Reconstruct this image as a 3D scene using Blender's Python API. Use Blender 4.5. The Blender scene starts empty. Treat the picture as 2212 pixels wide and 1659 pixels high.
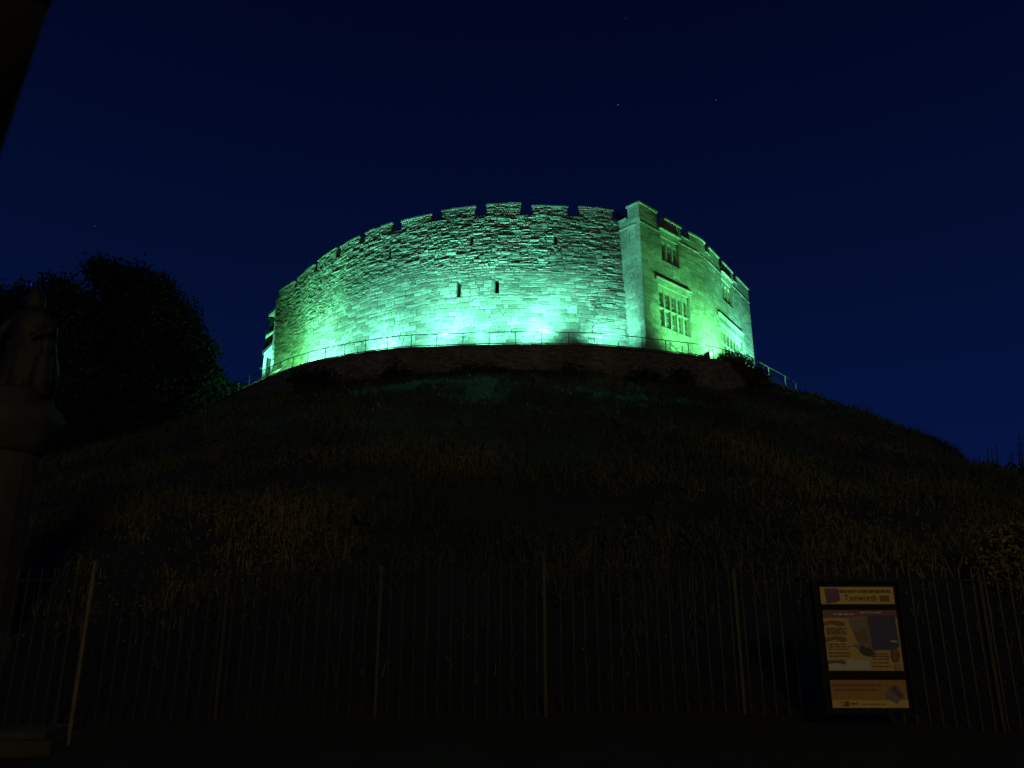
import bpy, bmesh, math, random
import numpy as np
from mathutils import Vector, Matrix, noise
random.seed(7); rng = np.random.default_rng(7)
R = math.radians
SC = bpy.context.scene
COL = SC.collection

# ------------------------------------------------------------------ camera, sky, light, exposure
PITCH = R(16.4)
FU = 1662.0                       # focal length in a 2212 px wide frame
cam_d = bpy.data.cameras.new('camera'); cam = bpy.data.objects.new('camera', cam_d); COL.objects.link(cam)
cam.location = (0, 0, 1.6); cam.rotation_euler = (R(90)+PITCH, 0, 0)
cam_d.sensor_width = 36; cam_d.lens = 36*FU/2212; cam_d.clip_end = 3000; cam_d.clip_start = 0.05
cam_d.dof.use_dof = True; cam_d.dof.focus_distance = 46; cam_d.dof.aperture_fstop = 2.3
SC.camera = cam
SC.view_settings.view_transform = 'Standard'; SC.view_settings.look = 'None'
SC.view_settings.exposure = 0; SC.view_settings.gamma = 1

w = bpy.data.worlds.new('World'); SC.world = w; w.use_nodes = True
nt = w.node_tree; nt.nodes.clear()
tc = nt.nodes.new('ShaderNodeTexCoord'); sep = nt.nodes.new('ShaderNodeSeparateXYZ')
ramp = nt.nodes.new('ShaderNodeValToRGB'); bg = nt.nodes.new('ShaderNodeBackground'); wo = nt.nodes.new('ShaderNodeOutputWorld')
nt.links.new(tc.outputs['Generated'], sep.inputs[0]); nt.links.new(sep.outputs['Z'], ramp.inputs[0])
nt.links.new(ramp.outputs[0], bg.inputs[0]); nt.links.new(bg.outputs[0], wo.inputs[0]); bg.inputs[1].default_value = 1.0
cr = ramp.color_ramp
cr.elements[0].position = 0.0; cr.elements[0].color = (0.0018, 0.0085, 0.060, 1)
cr.elements[1].position = 0.75; cr.elements[1].color = (0.0003, 0.0016, 0.0135, 1)
e = cr.elements.new(0.17); e.color = (0.0015, 0.0066, 0.048, 1)
e = cr.elements.new(0.36); e.color = (0.0011, 0.0048, 0.032, 1)
e = cr.elements.new(0.55); e.color = (0.0006, 0.0030, 0.021, 1)

def lamp(name, kind, loc, power, color, target=None, size=None, blend=0.8, radius=0.12):
    d = bpy.data.lights.new(name, kind); o = bpy.data.objects.new(name, d); COL.objects.link(o)
    o.location = loc; d.energy = power; d.color = color; d.shadow_soft_size = radius
    if kind == 'SPOT': d.spot_size = R(size); d.spot_blend = blend
    if target is not None: o.rotation_euler = (Vector(target)-Vector(loc)).to_track_quat('-Z', 'Y').to_euler()
    return o
TEAL = (0.165, 1.0, 0.72); GRN = (0.13, 1.0, 0.30)
# sodium street lighting of the road behind the photographer
lamp('street_lighting', 'POINT', (10, -40, 17), 8600, (1.0, 0.75, 0.27), radius=5.0)

# ------------------------------------------------------------------ helpers
def ray(u, v):
    cx = (u-1106)/FU; cy = (829.5-v)/FU
    return Vector((cx, math.cos(PITCH)-math.sin(PITCH)*cy, math.sin(PITCH)+math.cos(PITCH)*cy))
def at(u, v, Y):
    r = ray(u, v); return Vector((0, 0, 1.6)) + r*(Y/r.y)

def mat(name, rough=0.8, metal=0.0):
    m = bpy.data.materials.new(name); m.use_nodes = True; n = m.node_tree
    b = n.nodes['Principled BSDF']; b.inputs['Roughness'].default_value = rough; b.inputs['Metallic'].default_value = metal
    return m, n, b
def plain(name, col, rough=0.7, metal=0.0, var=0.25, scale=6.0, bump=0.0):
    m, n, b = mat(name, rough, metal)
    t = n.nodes.new('ShaderNodeTexCoord'); no = n.nodes.new('ShaderNodeTexNoise'); no.inputs['Scale'].default_value = scale; no.inputs['Detail'].default_value = 5
    n.links.new(t.outputs['Object'], no.inputs['Vector'])
    r = n.nodes.new('ShaderNodeValToRGB'); r.color_ramp.elements[0].position = .3; r.color_ramp.elements[1].position = .7
    r.color_ramp.elements[0].color = [c*(1-var) for c in col]+[1]; r.color_ramp.elements[1].color = [min(1, c*(1+var)) for c in col]+[1]
    n.links.new(no.outputs['Fac'], r.inputs[0]); n.links.new(r.outputs[0], b.inputs['Base Color'])
    if bump:
        bp = n.nodes.new('ShaderNodeBump'); bp.inputs['Strength'].default_value = bump; bp.inputs['Distance'].default_value = .03
        n.links.new(no.outputs['Fac'], bp.inputs['Height']); n.links.new(bp.outputs[0], b.inputs['Normal'])
    return m
def stone_mat(name, c1, c2, c3, bump=0.5, nscale=3.0):
    """stone whose tone varies from block to block (face attribute 'tone') with grain, stains and bump"""
    m, n, b = mat(name, 0.9)
    L = n.links
    at_ = n.nodes.new('ShaderNodeAttribute'); at_.attribute_name = 'tone'
    r = n.nodes.new('ShaderNodeValToRGB'); r.color_ramp.elements[0].color = (*c1, 1); r.color_ramp.elements[1].color = (*c3, 1)
    e = r.color_ramp.elements.new(.5); e.color = (*c2, 1)
    L.new(at_.outputs['Fac'], r.inputs[0])
    t = n.nodes.new('ShaderNodeTexCoord')
    n1 = n.nodes.new('ShaderNodeTexNoise'); n1.inputs['Scale'].default_value = nscale*3; n1.inputs['Detail'].default_value = 8; n1.inputs['Roughness'].default_value = .65
    n2 = n.nodes.new('ShaderNodeTexNoise'); n2.inputs['Scale'].default_value = .45; n2.inputs['Detail'].default_value = 6
    L.new(t.outputs['Object'], n1.inputs['Vector']); L.new(t.outputs['Object'], n2.inputs['Vector'])
    m1 = n.nodes.new('ShaderNodeMapRange'); m1.inputs[1].default_value = .3; m1.inputs[2].default_value = .72; m1.inputs[3].default_value = .62; m1.inputs[4].default_value = 1.25
    m2 = n.nodes.new('ShaderNodeMapRange'); m2.inputs[1].default_value = .32; m2.inputs[2].default_value = .62; m2.inputs[3].default_value = .6; m2.inputs[4].default_value = 1.12
    L.new(n1.outputs['Fac'], m1.inputs[0]); L.new(n2.outputs['Fac'], m2.inputs[0])
    mu = n.nodes.new('ShaderNodeMath'); mu.operation = 'MULTIPLY'; L.new(m1.outputs[0], mu.inputs[0]); L.new(m2.outputs[0], mu.inputs[1])
    v = n.nodes.new('ShaderNodeVectorMath'); v.operation = 'SCALE'; L.new(r.outputs[0], v.inputs[0]); L.new(mu.outputs[0], v.inputs['Scale'])
    L.new(v.outputs[0], b.inputs['Base Color'])
    bp = n.nodes.new('ShaderNodeBump'); bp.inputs['Strength'].default_value = bump; bp.inputs['Distance'].default_value = .05
    L.new(n1.outputs['Fac'], bp.inputs['Height']); L.new(bp.outputs[0], b.inputs['Normal'])
    return m
def foliage_mat(name, c1, c2, c3, patch=0.25, rough=0.7):
    m, n, b = mat(name, rough); L = n.links
    t = n.nodes.new('ShaderNodeTexCoord')
    n1 = n.nodes.new('ShaderNodeTexNoise'); n1.inputs['Scale'].default_value = patch; n1.inputs['Detail'].default_value = 4
    L.new(t.outputs['Object'], n1.inputs['Vector'])
    a = n.nodes.new('ShaderNodeAttribute'); a.attribute_name = 'tone'
    ad = n.nodes.new('ShaderNodeMath'); ad.operation = 'MULTIPLY_ADD'; ad.inputs[1].default_value = .35; L.new(a.outputs['Fac'], ad.inputs[0]); L.new(n1.outputs['Fac'], ad.inputs[2])
    r = n.nodes.new('ShaderNodeValToRGB'); r.color_ramp.elements[0].position = .45; r.color_ramp.elements[1].position = .85
    r.color_ramp.elements[0].color = (*c1, 1); r.color_ramp.elements[1].color = (*c3, 1); e = r.color_ramp.elements.new(.65); e.color = (*c2, 1)
    L.new(ad.outputs[0], r.inputs[0]); L.new(r.outputs[0], b.inputs['Base Color'])
    return m

class MB:
    def __init__(s): s.v = []; s.f = []; s.t = []
    def quad(s, a, b, c, d, tone=.5):
        i = len(s.v); s.v += [tuple(a), tuple(b), tuple(c), tuple(d)]; s.f.append((i, i+1, i+2, i+3)); s.t.append(tone)
    def poly(s, pts, tone=.5):
        i = len(s.v); s.v += [tuple(p) for p in pts]; s.f.append(tuple(range(i, i+len(pts)))); s.t.append(tone)
    def add(s, vs, fs, tone=.5):
        i = len(s.v); s.v += [tuple(p) for p in vs]
        for f in fs: s.f.append(tuple(i+k for k in f)); s.t.append(tone)
    def box(s, lo, hi, tone=.5, M=None):
        x0, y0, z0 = lo; x1, y1, z1 = hi
        P = [Vector(p) for p in ((x0,y0,z0),(x1,y0,z0),(x1,y1,z0),(x0,y1,z0),(x0,y0,z1),(x1,y0,z1),(x1,y1,z1),(x0,y1,z1))]
        if M is not None: P = [M @ p for p in P]
        s.add(P, [(0,3,2,1),(4,5,6,7),(0,1,5,4),(1,2,6,5),(2,3,7,6),(3,0,4,7)], tone)
    def tube(s, a, b, r, n=8, r2=None, tone=.5, cap=True):
        a = Vector(a); b = Vector(b); d = (b-a)
        if d.length < 1e-6: return
        d.normalize(); x = d.orthogonal().normalized(); y = d.cross(x); r2 = r if r2 is None else r2
        vs = []; fs = []
        for p, q in ((a, r), (b, r2)):
            for k in range(n):
                g = 2*math.pi*k/n; vs.append(p + x*(math.cos(g)*q) + y*(math.sin(g)*q))
        for k in range(n): fs.append((k, (k+1) % n, n+(k+1) % n, n+k))
        if cap: fs.append(tuple(range(n-1, -1, -1))); fs.append(tuple(range(n, 2*n)))
        s.add(vs, fs, tone)
    def path(s, pts, r, n=8, tone=.5):
        for a, b in zip(pts, pts[1:]): s.tube(a, b, r, n, tone=tone)
    def lathe(s, prof, c=(0,0,0), n=24, tone=.5, fold=None):
        vs = []; fs = []
        for (r, z) in prof:
            for k in range(n):
                g = 2*math.pi*k/n; rr = r*(fold(g, z) if fold else 1); vs.append((c[0]+rr*math.cos(g), c[1]+rr*math.sin(g), c[2]+z))
        for i in range(len(prof)-1):
            for k in range(n): fs.append((i*n+k, i*n+(k+1) % n, (i+1)*n+(k+1) % n, (i+1)*n+k))
        fs.append(tuple(range(n-1, -1, -1))); fs.append(tuple(range((len(prof)-1)*n, len(prof)*n)))
        s.add(vs, fs, tone)
    def build(s, name, m, parent=None, smooth=False):
        me = bpy.data.meshes.new(name); me.from_pydata(s.v, [], s.f); me.update()
        a = me.attributes.new('tone', 'FLOAT', 'FACE'); a.data.foreach_set('value', s.t)
        for k in (m if isinstance(m, (list, tuple)) else [m]): me.materials.append(k)
        if smooth: me.polygons.foreach_set('use_smooth', [True]*len(me.polygons))
        o = bpy.data.objects.new(name, me); COL.objects.link(o)
        if parent is not None:
            o.parent = parent; o.matrix_parent_inverse = Matrix.Translation(-parent_loc(parent))
        return o
def parent_loc(p):
    v = Vector(p.location)
    while p.parent is not None: p = p.parent; v = v + Vector(p.location)*0
    return v
def tag(o, label=None, cat=None, group=None, kind=None):
    if label: o['label'] = label
    if cat: o['category'] = cat
    if group: o['group'] = group
    if kind: o['kind'] = kind
    return o
def thing(name, label, cat, loc=(0,0,0), group=None):
    o = bpy.data.objects.new(name, None); COL.objects.link(o); o.location = loc; o.empty_display_size = .3
    return tag(o, label, cat, group)

M_RUB = stone_mat('rubble_sandstone', (.16,.135,.10), (.30,.26,.20), (.47,.42,.34), .7)
M_ASH = stone_mat('dressed_sandstone', (.25,.22,.17), (.36,.32,.25), (.50,.45,.36), .25)
M_MORT = plain('mortar', (.24,.21,.17), .95, var=.3, bump=.4)
M_TRIM = stone_mat('pale_trim_stone', (.40,.36,.28), (.46,.42,.33), (.54,.50,.40), .15)
M_DARKW = plain('void_shade_black', (.012,.012,.012), .9)  # near-black colour standing in for the shade inside openings
M_GLASS = plain('window_glass', (.11,.12,.115), .3, var=.4, scale=2)
M_LEAD = plain('glazing_bar_paint', (.5,.48,.40), .5)
M_IRON = plain('dark_iron_paint', (.035,.04,.035), .45, metal=.3)
M_STEEL = plain('galvanised_steel', (.42,.42,.38), .5, metal=.2)
M_BRICK = stone_mat('old_brick', (.12,.12,.075), (.21,.20,.125), (.32,.28,.18), .6)
M_BARK = plain('bark', (.06,.045,.03), .9, var=.4, bump=.6)
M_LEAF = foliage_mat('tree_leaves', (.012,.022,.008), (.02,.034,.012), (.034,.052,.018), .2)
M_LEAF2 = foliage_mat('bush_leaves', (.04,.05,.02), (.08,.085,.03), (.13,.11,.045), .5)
M_GRASS = foliage_mat('rough_grass', (.025,.04,.016), (.060,.074,.025), (.18,.155,.035), .16)
M_EARTH = plain('earth_and_turf', (.036,.043,.017), .95, var=.65, scale=.45, bump=.5)
def earth():
    m, n, b = mat('turf_with_shade_band', .95); L = n.links
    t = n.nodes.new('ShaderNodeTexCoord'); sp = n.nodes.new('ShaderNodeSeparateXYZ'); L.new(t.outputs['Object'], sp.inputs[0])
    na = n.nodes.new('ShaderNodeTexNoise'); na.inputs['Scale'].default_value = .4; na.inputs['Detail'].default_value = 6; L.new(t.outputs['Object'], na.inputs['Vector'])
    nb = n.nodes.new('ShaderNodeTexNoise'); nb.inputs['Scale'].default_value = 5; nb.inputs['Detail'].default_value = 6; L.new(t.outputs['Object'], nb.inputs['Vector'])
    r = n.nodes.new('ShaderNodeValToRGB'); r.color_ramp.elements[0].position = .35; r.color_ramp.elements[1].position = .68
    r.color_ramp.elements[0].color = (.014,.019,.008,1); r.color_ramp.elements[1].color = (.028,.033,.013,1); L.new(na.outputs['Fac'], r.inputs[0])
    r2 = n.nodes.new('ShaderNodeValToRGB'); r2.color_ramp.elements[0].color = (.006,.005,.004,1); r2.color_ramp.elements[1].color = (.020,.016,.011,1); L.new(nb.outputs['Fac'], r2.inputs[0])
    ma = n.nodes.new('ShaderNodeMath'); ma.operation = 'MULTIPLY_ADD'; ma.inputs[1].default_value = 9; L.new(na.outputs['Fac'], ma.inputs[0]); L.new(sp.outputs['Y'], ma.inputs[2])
    mr = n.nodes.new('ShaderNodeMapRange'); mr.inputs[1].default_value = 17; mr.inputs[2].default_value = 23; L.new(ma.outputs[0], mr.inputs[0])  # shade on the lower bank near the fence, painted as darker ground
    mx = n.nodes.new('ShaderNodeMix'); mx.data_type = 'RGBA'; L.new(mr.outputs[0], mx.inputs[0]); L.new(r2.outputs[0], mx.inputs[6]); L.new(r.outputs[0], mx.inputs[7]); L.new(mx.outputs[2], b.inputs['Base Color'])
    bp = n.nodes.new('ShaderNodeBump'); bp.inputs['Strength'].default_value = .6; bp.inputs['Distance'].default_value = .05; L.new(nb.outputs['Fac'], bp.inputs['Height']); L.new(bp.outputs[0], b.inputs['Normal'])
    return m
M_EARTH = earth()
M_PAVE = plain('tarmac_path', (.02,.021,.018), .9, var=.3, scale=5, bump=.3)
M_RENDER = plain('white_render', (.68,.66,.58), .8, var=.08)
M_TIMBER = plain('dark_timber', (.045,.035,.025), .7, var=.3, scale=10)
M_BRONZE = plain('weathered_statue_stone', (.02,.02,.018), .7, var=.7, scale=6)
M_COLUMN = plain('column_stone', (.042,.039,.03), .85, var=.45, scale=2, bump=.3)

# ------------------------------------------------------------------ terrain
CX, CY = 0.0, 64.0
TF = [(0,16.3),(21.6,16.3),(21.75,14.9),(22,14.7),(25,13.3),(30,10.9),(35,8.6),(40,6.4),(45,4.2),(50,2.1),(53,.9),(54.6,.2),(56,.02),(60,0),(400,0)]
TL = [(0,16.3),(21.9,16.3),(22.1,15.8),(25,14.4),(28.4,11.9),(30.9,10.2),(33.3,8.9),(40,6.0),(50,2.4),(56,.3),(60,0),(400,0)]
TR = [(0,16.3),(22.6,16.3),(23.6,15.5),(25.3,14.8),(28.2,13.2),(30.8,11.6),(32.8,10.3),(33.3,9.2),(34.4,6.6),(45,3),(55,.6),(60,0),(400,0)]
TB = [(0,16.3),(24,16.3),(30,13),(45,5),(60,0),(400,0)]
def tab(T, r): return float(np.interp(r, [a for a, _ in T], [b for _, b in T]))
def sstep(a, b, x):
    t = min(1, max(0, (x-a)/(b-a))); return t*t*(3-2*t)
def ground(x, y):
    dx = x-CX; dy = CY-y; r = math.hypot(dx, dy); ph = math.degrees(math.atan2(dx, dy))
    zf = tab(TF, r)
    if ph >= 0: zs = tab(TR, r); k = sstep(30, 52, ph)
    else: zs = tab(TL, r); k = sstep(35, 62, -ph)
    z = zf*(1-k)+zs*k
    kb = sstep(100, 130, abs(ph)); z = z*(1-kb)+tab(TB, r)*kb
    if 23 < r < 58: z += .28*noise.noise(Vector((x*.22, y*.22, 3)))*min(1, (r-23)/3)*min(1, (58-r)/6)
    return z
def terrain():
    rs = [0, 10, 18, 20, 21.5, 21.65, 21.75, 21.9, 22.1, 22.5] + list(np.arange(23, 58.1, .5)) + [59, 60, 64, 70, 80, 100, 140, 200, 300]
    n = 360; mb = MB(); vs = [(CX, CY, 16.3)]
    for r in rs[1:]:
        for k in range(n):
            a = 2*math.pi*k/n; x = CX+r*math.sin(a); y = CY-r*math.cos(a); vs.append((x, y, ground(x, y)))
    fs = [(0, 1+(k+1) % n, 1+k) for k in range(n)]
    for i in range(len(rs)-2):
        o = 1+i*n
        for k in range(n): fs.append((o+k, o+(k+1) % n, o+n+(k+1) % n, o+n+k))
    mb.add(vs, fs)
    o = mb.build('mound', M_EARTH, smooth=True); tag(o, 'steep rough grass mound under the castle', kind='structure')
terrain()
mb = MB()
for i in range(24):                                    # strip of path along the foot of the fence
    x0 = -30+i*2.5
    mb.quad((x0, -20, .012), (x0+2.5, -20, .012), (x0+2.5, 8.9, .012), (x0, 8.9, .012))
tag(mb.build('path', M_PAVE), 'dark tarmac path in front of the fence', kind='structure')

# ------------------------------------------------------------------ masonry
def catmull(P, step=.15):
    out = []
    P = [Vector((*p, 0)) for p in P]; Q = [P[0]*2-P[1]] + P + [P[-1]*2-P[-2]]
    for i in range(1, len(Q)-2):
        n = max(2, int((Q[i+1]-Q[i]).length/step))
        for k in range(n):
            t = k/n; a, b, c, d = Q[i-1], Q[i], Q[i+1], Q[i+2]
            out.append(.5*((2*b)+(c-a)*t+(2*a-5*b+4*c-d)*t*t+(3*b-a-3*c+d)*t**3))
    out.append(P[-1]); return [(p.x, p.y) for p in out]
class Wall:
    def __init__(s, pts, batter=0, z0=16.2, z1=26.15):
        s.p = np.array(pts); d = np.diff(s.p, axis=0); s.L = np.hypot(d[:, 0], d[:, 1]); s.S = np.concatenate([[0], np.cumsum(s.L)]); s.len = s.S[-1]
        t = d/s.L[:, None]; s.n = np.stack([t[:, 1], -t[:, 0]], 1); s.bat = batter; s.z0 = z0; s.z1 = z1
    def nrm(s, q):
        i = min(len(s.L)-1, max(0, int(np.searchsorted(s.S, q, side='right'))-1)); return s.n[i]
    def pos(s, q, z, off=0.0):
        x = np.interp(q, s.S, s.p[:, 0]); y = np.interp(q, s.S, s.p[:, 1]); n = s.nrm(q)
        b = s.bat*sstep(4, 16, q)*max(0, (s.z1-z)/(s.z1-s.z0))**1.4 + off
        return Vector((x+n[0]*b, y+n[1]*b, z))
def cut(iv, holes):
    out = [iv]
    for a, b in holes:
        nxt = []
        for x, y in out:
            if b <= x or a >= y: nxt.append((x, y)); continue
            if a > x: nxt.append((x, a))
            if b < y: nxt.append((b, y))
        out = nxt
    return [o for o in out if o[1]-o[0] > .02]
def masonry(mb, wall, s0, s1, z0, z1, hs, ls, amp, holes=(), gap=.012, wav=.0, tone=(.2, .85), base=-.02, seed=1, sink=.10, split=.0, edgejit=.012):
    """every stone its own raised, bevelled block on the wall surface"""
    rr = random.Random(seed)
    zs = [z0]; forced = sorted({h[2] for h in holes} | {h[3] for h in holes})
    forced = [f for f in forced if z0+.02 < f < z1-.02] + [z1]
    for fz in forced:
        while fz-zs[-1] > hs[1]*1.6: zs.append(zs[-1]+rr.uniform(*hs))
        rest = fz-zs[-1]
        if rest > hs[1]*1.05: zs.append(zs[-1]+rest/2)
        zs.append(fz)
    for za, zb in zip(zs, zs[1:]):
        hc = [(h[0], h[1]) for h in holes if h[2] < (za+zb)/2 < h[3]]
        q = s0 + 0.0; cuts = []
        while q < s1:
            l = rr.uniform(*ls)*(1.0 if callable(amp) is False else 1.0)
            q2 = min(s1, q+l)
            if s1-q2 < ls[0]*.5: q2 = s1
            cuts.append((q, q2)); q = q2
        for c in cuts:
            for a, b in cut(c, hc):
                A = amp((a+b)/2, (za+zb)/2) if callable(amp) else amp
                cells = [(a, b, za, zb)]
                if b-a > .5 and rr.random() < split*min(1, A/.06): zm = za+(zb-za)*rr.uniform(.38, .62); cells = [(a, b, za, zm), (a, b, zm, zb)] if rr.random() < .5 else [(a, (a+b)/2, za, zm), ((a+b)/2, b, za, zm), (a, b, zm, zb)]
                for (x0, x1, y0, y1) in cells:
                    g = gap*(1+1.5*min(1, A/.1)*rr.random()); pr = base+.012+A*rr.random()**1.3
                    tn = tone[0]+(tone[1]-tone[0])*rr.random()
                    tilt = A*.35*rr.uniform(-1, 1); tiltx = A*.3*rr.uniform(-1, 1)
                    nx = 4 if A > .03 else 2; nz = 3 if A > .03 else 2
                    bev = min(.045, .012+A*.25)
                    fx = [0, bev/(x1-x0)] + [i/nx for i in range(1, nx)] + [1-bev/(x1-x0), 1]
                    fz_ = [0, bev/(y1-y0)] + [i/nz for i in range(1, nz)] + [1-bev/(y1-y0), 1]
                    fx = sorted(min(1, max(0, f)) for f in fx); fz_ = sorted(min(1, max(0, f)) for f in fz_)
                    vs = []; ej = edgejit*min(1.6, A/.04)
                    jz = [rr.uniform(-1, 1)*ej for _ in range(4)]
                    for j, b_ in enumerate(fz_):
                        for i, a_ in enumerate(fx):
                            edge = (i in (0, len(fx)-1)) or (j in (0, len(fz_)-1))
                            ss = x0+g+(x1-x0-2*g)*a_; zz = y0+g+(y1-y0-2*g)*b_
                            zz += (jz[0]*(1-a_)+jz[1]*a_)*(1-b_)+(jz[2]*(1-a_)+jz[3]*a_)*b_
                            d = pr+tilt*(b_-.5)*2+tiltx*(a_-.5)*2 + (0 if edge else A*.28*noise.noise(Vector((ss*6, zz*6, seed))))
                            d += -bev*.9 if edge else 0
                            W = wav*noise.noise(Vector((ss*.45, zz*.5, 9.3)))
                            vs.append(wall.pos(ss, zz+W, d))
                    nX = len(fx); nZ = len(fz_)
                    fs = [(j*nX+i, j*nX+i+1, (j+1)*nX+i+1, (j+1)*nX+i) for j in range(nZ-1) for i in range(nX-1)]
                    # sides going back into the wall
                    ring = [i for i in range(nX)] + [j*nX+nX-1 for j in range(1, nZ)] + [(nZ-1)*nX+i for i in range(nX-2, -1, -1)] + [j*nX for j in range(nZ-2, 0, -1)]
                    k0 = len(vs)
                    nn = wall.nrm((x0+x1)/2)
                    for r_ in ring: vs.append(vs[r_]-Vector((nn[0], nn[1], 0))*(sink+pr))
                    m_ = len(ring)
                    for t in range(m_): fs.append((ring[t], k0+t, k0+(t+1) % m_, ring[(t+1) % m_]))
                    mb.add(vs, fs, tn)
def backing(mb, wall, s0, s1, z0, z1, off, holes=(), step=.6, tone=.35):
    ss = sorted({s0, s1} | {min(s1, s0+step*i) for i in range(int((s1-s0)/step)+1)} | {h[k] for h in holes for k in (0, 1) if s0 < h[k] < s1})
    zz = sorted({z0, z1} | set(np.arange(z0, z1, 1.0).tolist()) | {h[k] for h in holes for k in (2, 3) if z0 < h[k] < z1})
    for a, b in zip(ss, ss[1:]):
        for c, d in zip(zz, zz[1:]):
            if any(h[0]-1e-6 <= a and b <= h[1]+1e-6 and h[2]-1e-6 <= c and d <= h[3]+1e-6 for h in holes): continue
            mb.quad(wall.pos(a, c, off), wall.pos(b, c, off), wall.pos(b, d, off), wall.pos(a, d, off), tone)
def slab(mb, wall, s0, s1, z0, z1, o0, o1, tone=.5, step=.8):
    """closed curved block between offsets o0 (back) and o1 (front)"""
    n = max(1, int((s1-s0)/step)); S = [s0+(s1-s0)*i/n for i in range(n+1)]
    vs = []; fs = []
    for q in S: vs += [wall.pos(q, z0, o1), wall.pos(q, z1, o1), wall.pos(q, z1, o0), wall.pos(q, z0, o0)]
    for i in range(n):
        for k in range(4): fs.append((4*i+k, 4*(i+1)+k, 4*(i+1)+(k+1) % 4, 4*i+(k+1) % 4))
    fs.append((3, 2, 1, 0)); fs.append((4*n, 4*n+1, 4*n+2, 4*n+3)); mb.add(vs, fs, tone)

castle = thing('castle_keep', 'round stone castle keep with battlements on top of the mound, lit green', 'castle', (0, 60, 16.3))
RP = [(-19.55,62.3),(-19.37,58.9),(-17.12,56.23),(-14.96,53.42),(-12.96,51.08),(-10.76,48.91),(-8.05,47.02),(-5.37,45.6),(-2.44,44.78),(0.65,44.52),(3.38,44.66),(5.59,45.05),(7.28,45.56),(8.97,46.41)]
S_OFF = math.hypot(19.55-19.37, 62.3-58.9)
RW = Wall(catmull(RP), batter=.45)
k_s = (RW.len-S_OFF)/34.366
def rs(s): return S_OFF+s*k_s
FW = Wall([(8.164,44.239),(13.3,49.1),(19.2,57.9)], z1=26.05)
TW = Wall([(6.2,46.315),(8.164,44.239)], z1=26.05)          # short left return of the square wing
slits = [(21.62,21.86,20.45,21.6),(24.03,24.27,20.5,21.5),(22.4,22.58,24.0,24.72),(27.77,27.97,23.95,24.6),(16.34,16.5,24.3,25.02)]
slits = [(rs(a), rs(b), c, d) for a, b, c, d in slits]
def amp_r(s, z):
    s0 = (s-S_OFF)/k_s
    n = noise.noise(Vector((s0*.16, z*.35, 1.7)))
    rough = sstep(22.2+n*2.2, 24.2+n*1.5, z)                       # rubble zone at the top
    rough = max(rough, sstep(28.5, 32, s0)*.95)                   # broken stones beside the wing
    rough = max(rough, (1-sstep(6, 14, s0))*sstep(19.5, 22, z)*.8)
    low = max(0, noise.noise(Vector((s0*.4, z*.8, 8))))*.5
    return .018+.06*max(rough, low*.6)
mb = MB()
s_end = rs(33.9)
masonry(mb, RW, .0, s_end, 16.2, 22.0, (.19, .33), (.3, .95), amp_r, slits, wav=.08, tone=(.1, .95), seed=3, split=.35)
masonry(mb, RW, .0, s_end, 22.0, 26.12, (.14, .26), (.2, .8), amp_r, slits, wav=.09, tone=(.1, .95), seed=4, split=.45)
shell = mb.build('round_wall', M_RUB, castle)
mb = MB(); backing(mb, RW, 0, s_end, 16.2, 26.1, -.035, slits)
# inner face, top and the unseen back of the ring
slab(mb, RW, 0, s_end, 25.7, 26.09, -1.4, -.05, .4)
back = Wall(catmull([(-19.55,62.3),(-20.2,66),(-20.3,71.5),(-18,77.5),(-12,82),(-4,84),(4,83.5),(12,80.5),(17.5,75),(20.2,68),(19.9,62),(19.2,57.9)], .6)[::-1], z1=26)
slab(mb, back, 0, back.len, 16.2, 26.05, -1.4, 0, .4, 1.5)
mb.build('wall_core', M_MORT, castle)
for (a, b, c, d) in slits:                                     # arrow slits: splayed reveal, closed by a black sheet that paints the shade inside
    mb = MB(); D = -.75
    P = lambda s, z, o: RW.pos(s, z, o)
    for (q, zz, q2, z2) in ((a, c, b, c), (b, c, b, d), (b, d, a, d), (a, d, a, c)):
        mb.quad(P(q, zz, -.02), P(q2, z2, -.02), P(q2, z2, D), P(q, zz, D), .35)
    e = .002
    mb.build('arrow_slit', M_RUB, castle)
    m2 = MB(); m2.quad(P(a-.01, c, D), P(b+.01, c, D), P(b+.01, d, D), P(a-.01, d, D)); m2.build('slit_shade_sheet', M_DARKW, castle)
merl = [(.66,3.19),(3.78,7.0),(7.61,10.42),(11.05,13.28),(13.95,16.4),(17.3,19.6),(20.41,22.65),(23.45,25.61),(26.41,28.64),(29.47,31.74)]
for i, (a, b) in enumerate(merl):
    a, b = rs(a), rs(b); zt = 26.80+.09*((i*37) % 5-2)/2
    mb = MB(); slab(mb, RW, a+.02, b-.02, 26.0, zt-.05, -.4, -.03, .35)
    masonry(mb, RW, a, b, 26.12, zt-.06, (.14, .22), (.22, .6), .045, wav=.03, tone=(.15, .85), seed=50+i, sink=.06)
    for q in (a, b):                                            # ragged cheek stones
        for k in range(3):
            z = 26.14+.2*k; sg = 1 if q == b else -1
            slab(mb, RW, min(q, q+sg*.05), max(q, q+sg*.05), z, z+.17, -.38, -.02-.03*k, .3+.2*k)
    m = mb.build('merlon', M_RUB, castle)
    mb = MB(); q = a-.05; rr = random.Random(i)
    while q < b+.06:
        l = rr.uniform(.35, .8); q2 = min(b+.07, q+l)
        slab(mb, RW, q+.006, q2-.006, zt-.06+rr.uniform(-.012, .012), zt+.035+rr.uniform(-.045, .05), -.45, .05+rr.uniform(-.02, .03), rr.uniform(.3, .8)); q = q2
    mb.build('coping', M_RUB, m)
# broken lower wall top beside the wing
mb = MB(); slab(mb, RW, rs(31.9), rs(33.9), 26.0, 26.16, -.8, .02, .4); mb.build('broken_wall_top', M_RUB, castle); mb = MB()
masonry(mb, RW, rs(28.8), rs(33.6), 16.3, 17.1, (.25, .4), (.4, .8), .3, tone=(.3, .8), seed=77, base=.25)
mb.build('wall_footing', M_RUB, castle)

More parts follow.
